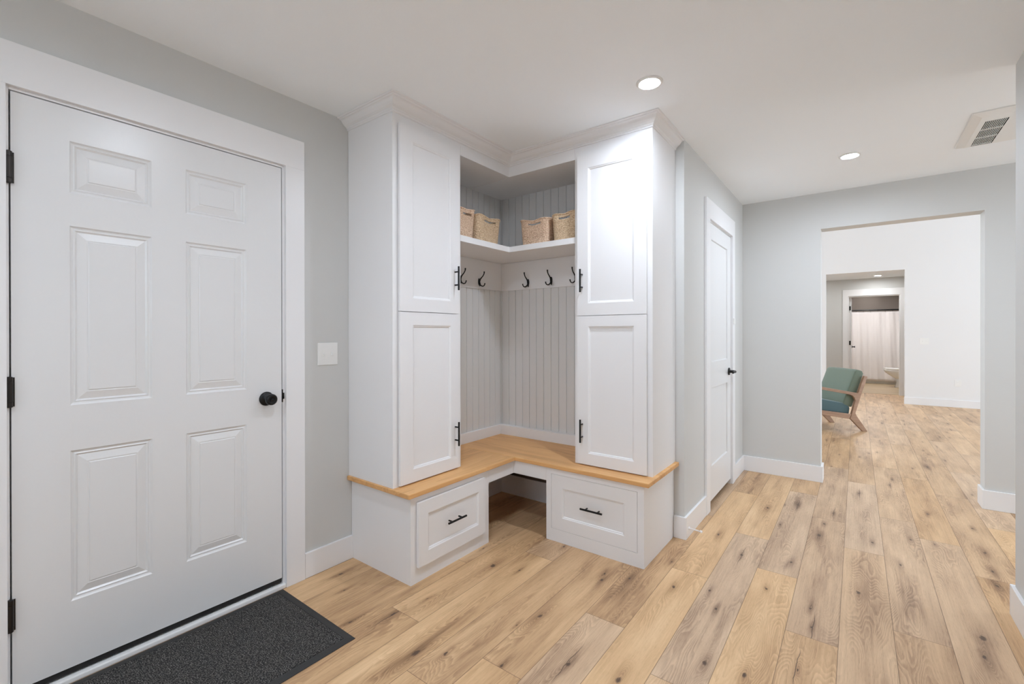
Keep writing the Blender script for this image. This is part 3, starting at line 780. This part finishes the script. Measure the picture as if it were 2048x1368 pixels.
# baskets
def basket(cx, cy, w, d, h, rz, mat, label, sag=.014, seed=1, lean=0.0):
    """w along local x, d along local y; slots in the two wide sides"""
    rn = random.Random(seed)
    t = thing('woven_basket', label, 'basket', (cx, cy, 1.8495), group='woven baskets on the corner shelf', rotz=rz)
    nu, rows = 96, 20; bm = bmesh.new(); grid = []
    ph = [rn.uniform(0, 6.28) for _ in range(3)]
    sub = 4
    for j in range(rows * sub + 1):
        v = j / (rows * sub); ring = []
        bulge = .0022 * (abs(math.sin(math.pi * j / sub)) - .4)
        for i in range(nu):
            a = 2 * math.pi * i / nu
            c, s = math.cos(a), math.sin(a); p = .34
            ux = math.copysign(abs(c) ** p, c); uy = math.copysign(abs(s) ** p, s)
            k = .90 + .10 * v + .012 * math.sin(2 * a + ph[0]) * v
            x = ux * (w / 2) * k + bulge * c; y = uy * (d / 2) * k + bulge * s
            mid = math.exp(-(x / (w * .24)) ** 2)             # sag of the rim at the handle
            z = v * h * (1 + .03 * math.sin(a * 2 + ph[1]) * v) - (sag * mid * v ** 3)
            y -= math.copysign(1, uy) * .010 * mid * v ** 2
            x += lean * v * h
            ring.append(bm.verts.new((x, y, z)))
        grid.append(ring)
    slot_lo, slot_hi = int((rows - 4.0) * sub), int((rows - 2.2) * sub)
    for j in range(rows * sub):
        for i in range(nu):
            a = 2 * math.pi * (i + .5) / nu
            xx = grid[j][i].co.x
            if slot_lo <= j < slot_hi and abs(xx) < w * .22 and abs(math.sin(a)) > .5: continue
            bm.faces.new((grid[j][i], grid[j][(i + 1) % nu], grid[j + 1][(i + 1) % nu], grid[j + 1][i]))
    bm.faces.new(grid[0])
    o = obj('basket_body', bm, mat, t, smooth=True, local=True)
    m = o.modifiers.new('thick', 'SOLIDIFY'); m.thickness = .005; m.offset = -1
    # coiled rim
    bm = bmesh.new()
    pts = [v for v in grid_pts(w, d, h, ph, sag, lean)]
    n = len(pts); prev = None; first = None
    for i in range(n + 1):
        p = pts[i % n]; dd = (pts[(i + 1) % n] - pts[(i - 1) % n]).normalized(); aa = Vector((0, 0, 1)); bb_ = dd.cross(aa)
        if i == n: ring = first
        else: ring = [bm.verts.new(p + (aa * math.cos(u) + bb_ * math.sin(u)) * .0052) for u in [2 * math.pi * k / 8 for k in range(8)]]
        if prev:
            for k in range(8): bm.faces.new((prev[k], prev[(k + 1) % 8], ring[(k + 1) % 8], ring[k]))
        else: first = ring
        prev = ring
    obj('rim', bm, mat, t, smooth=True, local=True)
def grid_pts(w, d, h, ph, sag, lean):
    out = []
    for i in range(96):
        a = 2 * math.pi * i / 96; c, s = math.cos(a), math.sin(a); p = .34
        ux = math.copysign(abs(c) ** p, c); uy = math.copysign(abs(s) ** p, s)
        k = 1.0 + .012 * math.sin(2 * a + ph[0])
        x = ux * (w / 2) * k; y = uy * (d / 2) * k
        mid = math.exp(-(x / (w * .24)) ** 2)
        z = h * (1 + .03 * math.sin(a * 2 + ph[1])) - sag * mid
        y -= math.copysign(1, uy) * .010 * mid; x += lean * h
        out.append(Vector((x, y, z)))
    return out
basket(-2.035, 2.080, .170, .245, .178, math.pi / 2, M_JUTE, 'woven basket with an open handle slot, leftmost, beside the left cabinet', .004, 3)
basket(-2.030, 2.302, .255, .225, .172, math.pi / 2, M_JUTE2, 'pale woven basket with sagging slot, second from left near the corner', .016, 5)
basket(-1.715, 2.610, .232, .220, .170, 0, M_JUTE, 'woven basket with peaked right corner, just right of the inner corner', .014, 8)
basket(-1.482, 2.605, .190, .215, .172, 0, M_JUTE2, 'woven basket with dipped rim, rightmost, beside the right cabinet', .010, 12)

# ------------------------------------------------------------------ closet door
d2 = thing('door_2', 'white two-panel closet door with black lever', None, (CX, 3.78, 0), kind='structure')
bm = bmesh.new()
panel_leaf(bm, DY0, DY1, .045, 2.058, .035, [(DY0 + .095, DY1 - .11, .290, .862), (DY0 + .095, DY1 - .11, 1.050, 1.945)], [(.0025, -.0015), (.006, -.009)], lambda u, v, d: (CX + .0 + d, u, v))
obj('leaf', bm, M_DOOR, d2)
obj('jamb', boxes((CX - .12, CX, DY0 - .02, DY0 - .003, 0, DZ + .02), (CX - .12, CX, DY1 + .003, DY1 + .02, 0, DZ + .02), (CX - .12, CX, DY0 - .003, DY1 + .003, DZ, DZ + .02)), M_TRIM, d2)
obj('casing', boxes((CX, CX + .018, 3.322, DY0 - .009, 0, 2.070), (CX, CX + .018, DY1 + .009, 4.238, 0, 2.070), (CX, CX + .018, 3.322, 4.238, 2.070, 2.205)), M_TRIM, d2, bevel=.0012)
for z0, z1 in ((1.775, 1.872), (1.018, 1.114), (.262, .356)):
    bm = bmesh.new(); cyl(bm, (CX + .006, DY0 - .002, z0), (CX + .006, DY0 - .002, z1), .005, n=14)
    obj('hinge', bm, M_BRONZE, d2, smooth=False)
bm = bmesh.new()
ky = 4.075
lathe(bm, (CX, ky, .946), (1, 0, 0), [(0, .030), (.006, .031), (.009, .028), (.011, .012), (.040, .011), (.046, .011)], 24)
tube(bm, [(CX + .044, ky, .946), (CX + .052, ky - .01, .946), (CX + .053, ky - .05, .945), (CX + .052, ky - .098, .943)], [.011, .0105, .009, .0075], 12)
obj('lever', bm, M_BLACK, d2, smooth=True)
obj('door_sensor', boxes((CX + .018, CX + .030, 4.155, 4.185, 1.335, 1.385)), M_PLATE, bevel=.002,
    label='small white door sensor on the closet door casing', cat='sensor')

# spring door stop
ds = thing('door_stop', 'thin white door stop sticking out of the baseboard near the floor', 'door stop', (CX + BT, 2.905, .055))
bm = bmesh.new(); lathe(bm, (CX + BT, 2.905, .055), (1, -.05, -.03), [(0, .010), (.003, .010), (.005, .0045), (.068, .004)], 16)
obj('rod', bm, M_STOP, ds, smooth=True)
bm = bmesh.new(); lathe(bm, (CX + BT + .066, 2.902, .053), (1, -.05, -.03), [(0, .0065), (.003, .008), (.011, .008), (.014, .006), (.014, 0)], 16)
obj('tip', bm, M_STOP, ds, smooth=True)

# ------------------------------------------------------------------ recessed lamps and vent
def downlight(x, y, z, label, group='recessed ceiling lights', r=.046, mat=None):
    t = thing('recessed_light', label, 'ceiling light', (x, y, z), group=group)
    bm = bmesh.new()
    lathe(bm, (x, y, z), (0, 0, -1), [(.0, r * 1.34), (.003, r * 1.33), (.0065, r * 1.22), (.0075, r * 1.10), (.0070, r * 1.03), (.0005, r * 1.01)], 40)
    obj('trim_ring', bm, M_PLATE, t, smooth=True)
    bm = bmesh.new()
    lathe(bm, (x, y, z - .0010), (0, 0, -1), [(.0, r * 1.005), (.0010, r * 1.0), (.0020, r * .9), (.0025, r * .6), (.0026, 0)], 40)
    obj('lens', bm, mat or M_LENS, t, smooth=True)
downlight(-.783, 2.119, CZ, 'round recessed ceiling light above the right tall cabinet')
downlight(-.036, 3.797, CZ, 'round recessed ceiling light nearer the wide opening')
downlight(-.90, .80, CZ, 'round recessed ceiling light above the entry door area')
downlight(-.90, -.60, CZ, 'recessed fill light added out of view at the rear end of the entry room')  # lamp added behind the camera for bounce
downlight(2.2, 3.8, CZ, 'recessed fill light added out of view in the side hall')  # unseen lamp added to lift the far end of the entry

v = thing('ceiling_vent', 'white square exhaust grille with dark slots on the ceiling', 'vent', (.66, 3.77, CZ))
bm = bmesh.new()
vx0, vx1, vy0, vy1 = .500, .820, 3.475, 4.060
A = ringquad(bm, (vx0, vx1, vy0, vy1), CZ - .001, (vx0 + .004, vx1 - .004, vy0 + .004, vy1 - .004), CZ - .006)
B = ringquad(bm, (vx0 + .004, vx1 - .004, vy0 + .004, vy1 - .004), CZ - .006, (vx0 + .045, vx1 - .06, vy0 + .05, vy1 - .03), CZ - .018)
bmesh.ops.remove_doubles(bm, verts=bm.verts, dist=1e-5)
# face with slots: built as frame strips and bars around the slots
sx0, sx1, sy0, sy1 = .568, .662, 3.600, 4.020
zz = CZ - .018
def flat(bm, a, b, c, d): bm.faces.new([bm.verts.new((x, y, zz)) for x, y in ((a, c), (b, c), (b, d), (a, d))])
X0, X1, Y0, Y1 = vx0 + .045, vx1 - .06, vy0 + .05, vy1 - .03
flat(bm, X0, sx0, Y0, Y1); flat(bm, sx1, X1, Y0, Y1); flat(bm, sx0, sx1, Y0, sy0); flat(bm, sx0, sx1, sy1, Y1)
obj('cover', bm, M_PLATE, v)
bm = bmesh.new(); nb = 12; pit = (sx1 - sx0) / nb
for i in range(nb): box(bm, sx0 + pit * i - .0010, sx0 + pit * i + .0018, sy0, sy1, zz - .0005, zz + .0022)
for yy in (sy0 + .14, sy0 + .28): box(bm, sx0, sx1, yy - .0035, yy + .0035, zz - .0003, zz + .006)
obj('grille', bm, M_PLATE, v)
obj('duct', boxes((sx0 - .004, sx1 + .004, sy0 - .004, sy1 + .004, zz + .010, zz + .0165)), M_DARK, v)

# ------------------------------------------------------------------ living room shell
struct('wall_living_back', [(-5.2, -.475, LY, LY + .12, 0, FZ), (.687, 5.2, LY, LY + .12, 0, FZ), (-.475, .687, LY, LY + .12, 2.400, FZ)], M_WALL2)
# side walls with tall windows, unseen and added for daylight
WIN = [(5.4, 7.3), (7.8, 9.9)]
def side(xa, xb, name, k):
    bs = [(xa, xb, FY + .15, LY + .12, 0, .25), (xa, xb, FY + .15, LY + .12, 3.0, FZ), (xa, xb, FY + .15, WIN[0][0], .25, 3.0), (xa, xb, WIN[0][1], WIN[1][0], .25, 3.0), (xa, xb, WIN[1][1], LY + .12, .25, 3.0)]
    struct(name, bs, M_WALL2)
    for (a, b) in WIN:
        xm = (xa + xb) / 2
        struct('window_%d' % k, [(xm - .04, xm + .04, a, a + .06, .25, 3.0), (xm - .04, xm + .04, b - .06, b, .25, 3.0), (xm - .04, xm + .04, a, b, .25, .31), (xm - .04, xm + .04, a, b, 2.94, 3.0), (xm - .03, xm + .03, (a + b) / 2 - .03, (a + b) / 2 + .03, .31, 2.94)], M_TRIM)
        k += 1
side(-5.2, -5.05, 'wall_living_left', 2)
side(5.05, 5.2, 'wall_living_right', 4)
struct('ceiling_living', [(-5.2, 5.2, FY, LY + .12, FZ, FZ + .1)], M_CEIL)
bb('baseboard_living', (.687 - .012, 5.05, LY - BT, LY, 0, .125), (-5.05, -.475, LY - BT, LY, 0, .125))
# daylight portals in the added, unseen openings
def portal(name, loc, rot, sx, sy):
    l = bpy.data.lights.new(name, 'AREA'); l.shape = 'RECTANGLE'; l.size = sx; l.size_y = sy; l.cycles.is_portal = True
    o = bpy.data.objects.new(name, l); S.collection.objects.link(o); o.location = loc; o.rotation_euler = rot
for (a, b) in WIN:
    portal('window_daylight', (-5.19, (a + b) / 2, 1.625), (0, math.radians(-90), 0), 2.75, b - a)
    portal('window_daylight', (5.19, (a + b) / 2, 1.625), (0, math.radians(90), 0), 2.75, b - a)
portal('window_daylight', (-.80, -2.34, 1.725), (math.radians(90), 0, 0), 1.4, .95)
portal('window_daylight', (3.34, 3.8, 1.35), (0, math.radians(90), 0), 1.7, 1.4)

# hall
struct('wall_hall_end', [(-2.0, -.142, HY, HY + .12, 0, HZ), (.702, 2.0, HY, HY + .12, 0, HZ), (-.142, .702, HY, HY + .12, 2.046, HZ)], M_WALL)
struct('wall_hall_left', [(-2.1, -2.0, LY + .12, HY, 0, HZ)], M_WALL)
struct('wall_hall_right', [(2.0, 2.1, LY + .12, HY, 0, HZ)], M_WALL)
struct('ceiling_hall', [(-2.1, 2.1, LY + .12, HY + .02, HZ, HZ + .08)], M_CEIL)
bb('baseboard_hall', (-2.0, -.24, HY - BT, HY, 0, .12))
downlight(.335, 11.62, HZ, 'small recessed light in the far hall ceiling', r=.055, mat=M_LENSH)
downlight(-1.1, 11.5, HZ, 'added recessed light in the far hall, hidden behind the wall', r=.055, mat=M_LENSH)  # second hall lamp, added out of view
d3 = thing('door_3', 'white bathroom door standing open at the end of the hall', None, (-.12, HY, 0), kind='structure')
obj('casing', boxes((-.238, -.145, HY - .018, HY, 0, 2.050), (.705, .800, HY - .018, HY, 0, 2.050), (-.238, .800, HY - .018, HY, 2.050, 2.185)), M_TRIM, d3, bevel=.0015)
obj('jamb', boxes((-.142, -.130, HY, HY + .12, 0, 2.046), (.690, .702, HY, HY + .12, 0, 2.046), (-.130, .690, HY, HY + .12, 2.034, 2.046)), M_TRIM, d3)
bm = bmesh.new()
panel_leaf(bm, HY + .125, HY + .90, .015, 2.028, .035, [(HY + .235, HY + .79, .28, .86), (HY + .235, HY + .79, 1.05, 1.92)], [(.0025, -.0015), (.006, -.008)], lambda u, v, d: (-.090 + d, u, v))
obj('leaf', bm, M_DOOR, d3)
for z in (1.80, 1.055, .30):
    obj('hinge', boxes((-.131, -.100, HY + .112, HY + .124, z - .045, z + .045)), M_BRONZE, d3)
bm = bmesh.new(); lathe(bm, (-.090, HY + .83, .955), (1, 0, 0), [(0, .030), (.007, .030), (.010, .012), (.045, .011), (.05, .02), (.058, .02), (.062, .01), (.062, 0)], 20)
obj('knob', bm, M_BLACK, d3, smooth=True)

switch_plate('light_switch', 'white double switch plate on the bright far living room wall', .945, 1.121, .118, .112, wally=LY)
switch_plate('wall_outlet', 'white wall outlet low on the bright far living room wall', 1.367, .412, .078, .116, wally=LY, kind='outlet')

# bathroom
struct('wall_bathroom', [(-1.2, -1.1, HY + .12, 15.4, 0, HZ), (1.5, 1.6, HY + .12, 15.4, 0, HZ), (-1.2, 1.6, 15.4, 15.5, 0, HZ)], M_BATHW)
struct('ceiling_bathroom', [(-1.2, 1.6, HY + .12, 15.5, HZ, HZ + .08)], M_CEIL)
downlight(.2, 13.4, HZ, 'added recessed light in the bathroom ceiling, out of view', r=.08, mat=M_LENSB)  # lamp added out of view to light the bathroom
CY0 = 14.55
downlight(.2, 15.0, HZ, 'added recessed fill light above the bathtub, behind the curtain', r=.05, mat=M_LENSS)  # hidden lamp added to lift the wall above the rod
sc = thing('shower_curtain', 'pale beige shower curtain hanging in the far bathroom', 'curtain', (.3, CY0, 1.80))
bm = bmesh.new(); nx, nz = 240, 30; g = []
for j in range(nz + 1):
    z = .075 + (1.800 - .075) * j / nz; row = []
    for i in range(nx + 1):
        x = -1.05 + 2.5 * i / nx
        amp = .016 + .010 * (1 - j / nz)
        y = CY0 + amp * math.sin(x * 26 + .6 * math.sin(x * 5) + .3 * math.sin(z * 2)) + .004 * math.sin(x * 70 + z * 3) + .003 * math.sin(z * 26)
        row.append(bm.verts.new((x, y, z)))
    g.append(row)
for j in range(nz):
    for i in range(nx): bm.faces.new((g[j][i], g[j][i + 1], g[j + 1][i + 1], g[j + 1][i]))
c = obj('cloth', bm, M_CURT, sc, smooth=True); md = c.modifiers.new('t', 'SOLIDIFY'); md.thickness = .002
for k in range(18):
    x = -1.0 + k * .142
    bm = bmesh.new(); tube(bm, [(x, CY0 - .021, 1.842), (x, CY0, 1.864), (x, CY0 + .021, 1.842), (x, CY0 + .004, 1.795), (x, CY0 - .006, 1.795), (x, CY0 - .021, 1.842)], .0022, 6, 4)
    obj('ring', bm, M_BLACK, sc, smooth=True)
bm = bmesh.new(); cyl(bm, (-1.1, CY0, 1.842), (1.5, CY0, 1.842), .016, n=16)
obj('curtain_rod', bm, M_BLACK, label='dark shower curtain rod across the bathroom', cat='curtain rod', smooth=False)
bm = bmesh.new(); box(bm, -1.095, 1.495, CY0 + .06, CY0 + .12, .004, .50); box(bm, -1.095, 1.495, CY0 + .12, 15.395, .004, .12)
obj('bathtub', bm, M_CERAM, bevel=.01, label='white bathtub behind the shower curtain', cat='bathtub')

TX = .07
tl = thing('toilet', 'white toilet with bowl facing left, partly behind the bathroom door frame', 'toilet', (.95, 13.85, .004))
ty = 13.85
def oval_loft(bm, secs, n=32, cap=True):
    rings = []
    for (cx, z, rx, ry, sq) in secs:
        rings.append([bm.verts.new((cx + TX + rx * math.copysign(abs(math.cos(t)) ** sq, math.cos(t)), ty + ry * math.copysign(abs(math.sin(t)) ** sq, math.sin(t)), z)) for t in [2 * math.pi * i / n for i in range(n)]])
    for A, B in zip(rings, rings[1:]):
        for i in range(n): bm.faces.new((A[i], A[(i + 1) % n], B[(i + 1) % n], B[i]))
    if cap: bm.faces.new(rings[0]); bm.faces.new(rings[-1])
bm = bmesh.new(); oval_loft(bm, [(.93, .004, .295, .125, .6), (.93, .03, .290, .120, .6), (.93, .12, .265, .105, .7), (.92, .22, .27, .11, .8)])
obj('pedestal', bm, M_CERAM, tl, smooth=True)
bm = bmesh.new(); oval_loft(bm, [(.92, .20, .26, .11, .8), (.87, .27, .31, .15, .9), (.82, .34, .35, .18, 1), (.80, .40, .37, .19, 1), (.80, .415, .365, .185, 1), (.80, .415, .30, .13, 1), (.82, .33, .24, .10, 1)])
obj('bowl', bm, M_CERAM, tl, smooth=True)
bm = bmesh.new(); oval_loft(bm, [(.81, .418, .37, .19, 1), (.81, .430, .375, .195, 1), (.81, .450, .365, .188, 1), (.81, .455, .33, .16, 1)])
obj('seat_lid', bm, M_CERAM, tl, smooth=True)
obj('tank', boxes((1.27, 1.46, ty - .22, ty + .22, .38, .76), (1.26, 1.47, ty - .23, ty + .23, .76, .79)), M_CERAM, tl, bevel=.012)

# ------------------------------------------------------------------ green lounge chair
ch = thing('lounge_chair', 'green upholstered lounge chair with angled wooden frame in the living room', 'chair', (.10, 7.405, 0))
# local x = seat direction s, local y = across (near frame 0, far frame .6)
dx, dy = -.8, -.6
ch.rotation_euler = (0, 0, math.atan2(dy, dx))
# local +y then is (.6,-.8); the far side is therefore at negative local y
def extrude_poly(bm, pts, y0, y1):
    a = [bm.verts.new((s, y0, z)) for s, z in pts]; b_ = [bm.verts.new((s, y1, z)) for s, z in pts]
    n = len(pts)
    for i in range(n): bm.faces.new((a[i], a[(i + 1) % n], b_[(i + 1) % n], b_[i]))
    bm.faces.new(a); bm.faces.new(b_)
for y0, y1 in ((0, -.032), (-.598, -.630)):
    # back upright + rear leg as one bent member
    pts = [(.024, .712), (-.016, .706), (.070, .452), (.137, .235), (.118, .195), (-.016, 0), (.046, 0), (.205, .165), (.185, .225), (.172, .275), (.140, .395), (.128, .43), (.112, .474)]
    bm = bmesh.new(); extrude_poly(bm, pts, y0, y1)
    obj('rear_leg', bm, M_CHAIRW, ch, bevel=.004, local=True)
    bm = bmesh.new(); extrude_poly(bm, [(.19, .222), (.215, .160), (.70, .236), (.80, .250), (.80, .305)], y0, y1)
    obj('side_rail', bm, M_CHAIRW, ch, bevel=.004, local=True)
    bm = bmesh.new(); extrude_poly(bm, [(.10, .492), (.135, .497), (.56, .573), (.86, .626), (.87, .595), (.56, .536), (.215, .474), (.175, .458), (.150, .430), (.140, .400), (.118, .43)], y0 + (.006 if y0 == 0 else -.006) * 0, y1)
    obj('armrest', bm, M_CHAIRW, ch, bevel=.004, local=True)
    bm = bmesh.new(); extrude_poly(bm, [(.790, .616), (.838, .622), (.800, .28), (.700, 0), (.655, 0), (.745, .25)], y0, y1)
    obj('front_leg', bm, M_CHAIRW, ch, bevel=.004, local=True)
for s, z in ((.20, .185), (.76, .25)):
    bm = bmesh.new(); extrude_poly(bm, [(s - .018, z - .02), (s + .018, z - .02), (s + .018, z + .02), (s - .018, z + .02)], -.03, -.60)
    obj('cross_rail', bm, M_CHAIRW, ch, bevel=.003, local=True)
def cushion(name, pts, mat, y0=-.045, y1=-.585):
    bm = bmesh.new(); n = len(pts); segs = 8; rings = []
    for k in range(segs + 1):
        t = k / segs; y = y0 + (y1 - y0) * t
        sh = .005 * (abs(2 * t - 1) ** 6)
        cs = sum(p[0] for p in pts) / n; cz = sum(p[1] for p in pts) / n
        rings.append([bm.verts.new((cs + (p[0] - cs) * (1 - sh * 4), y, cz + (p[1] - cz) * (1 - sh * 4))) for p in pts])
    for A, B in zip(rings, rings[1:]):
        for i in range(n): bm.faces.new((A[i], A[(i + 1) % n], B[(i + 1) % n], B[i]))
    bm.faces.new(rings[0]); bm.faces.new(rings[-1])
    o = obj(name, bm, mat, ch, local=True, smooth=True)
    m = o.modifiers.new('b', 'BEVEL'); m.width = .016; m.segments = 4; m.limit_method = 'ANGLE'; m.angle_limit = math.radians(35)
cushion('back_cushion', [(.015, .778), (-.004, .740), (.150, .300), (.275, .318), (.262, .375), (.112, .765), (.078, .795)], M_GREEN)
cushion('seat_cushion', [(.180, .212), (.80, .298), (.838, .330), (.828, .430), (.79, .458), (.215, .352), (.168, .30)], M_GREEN_SKYLIT)
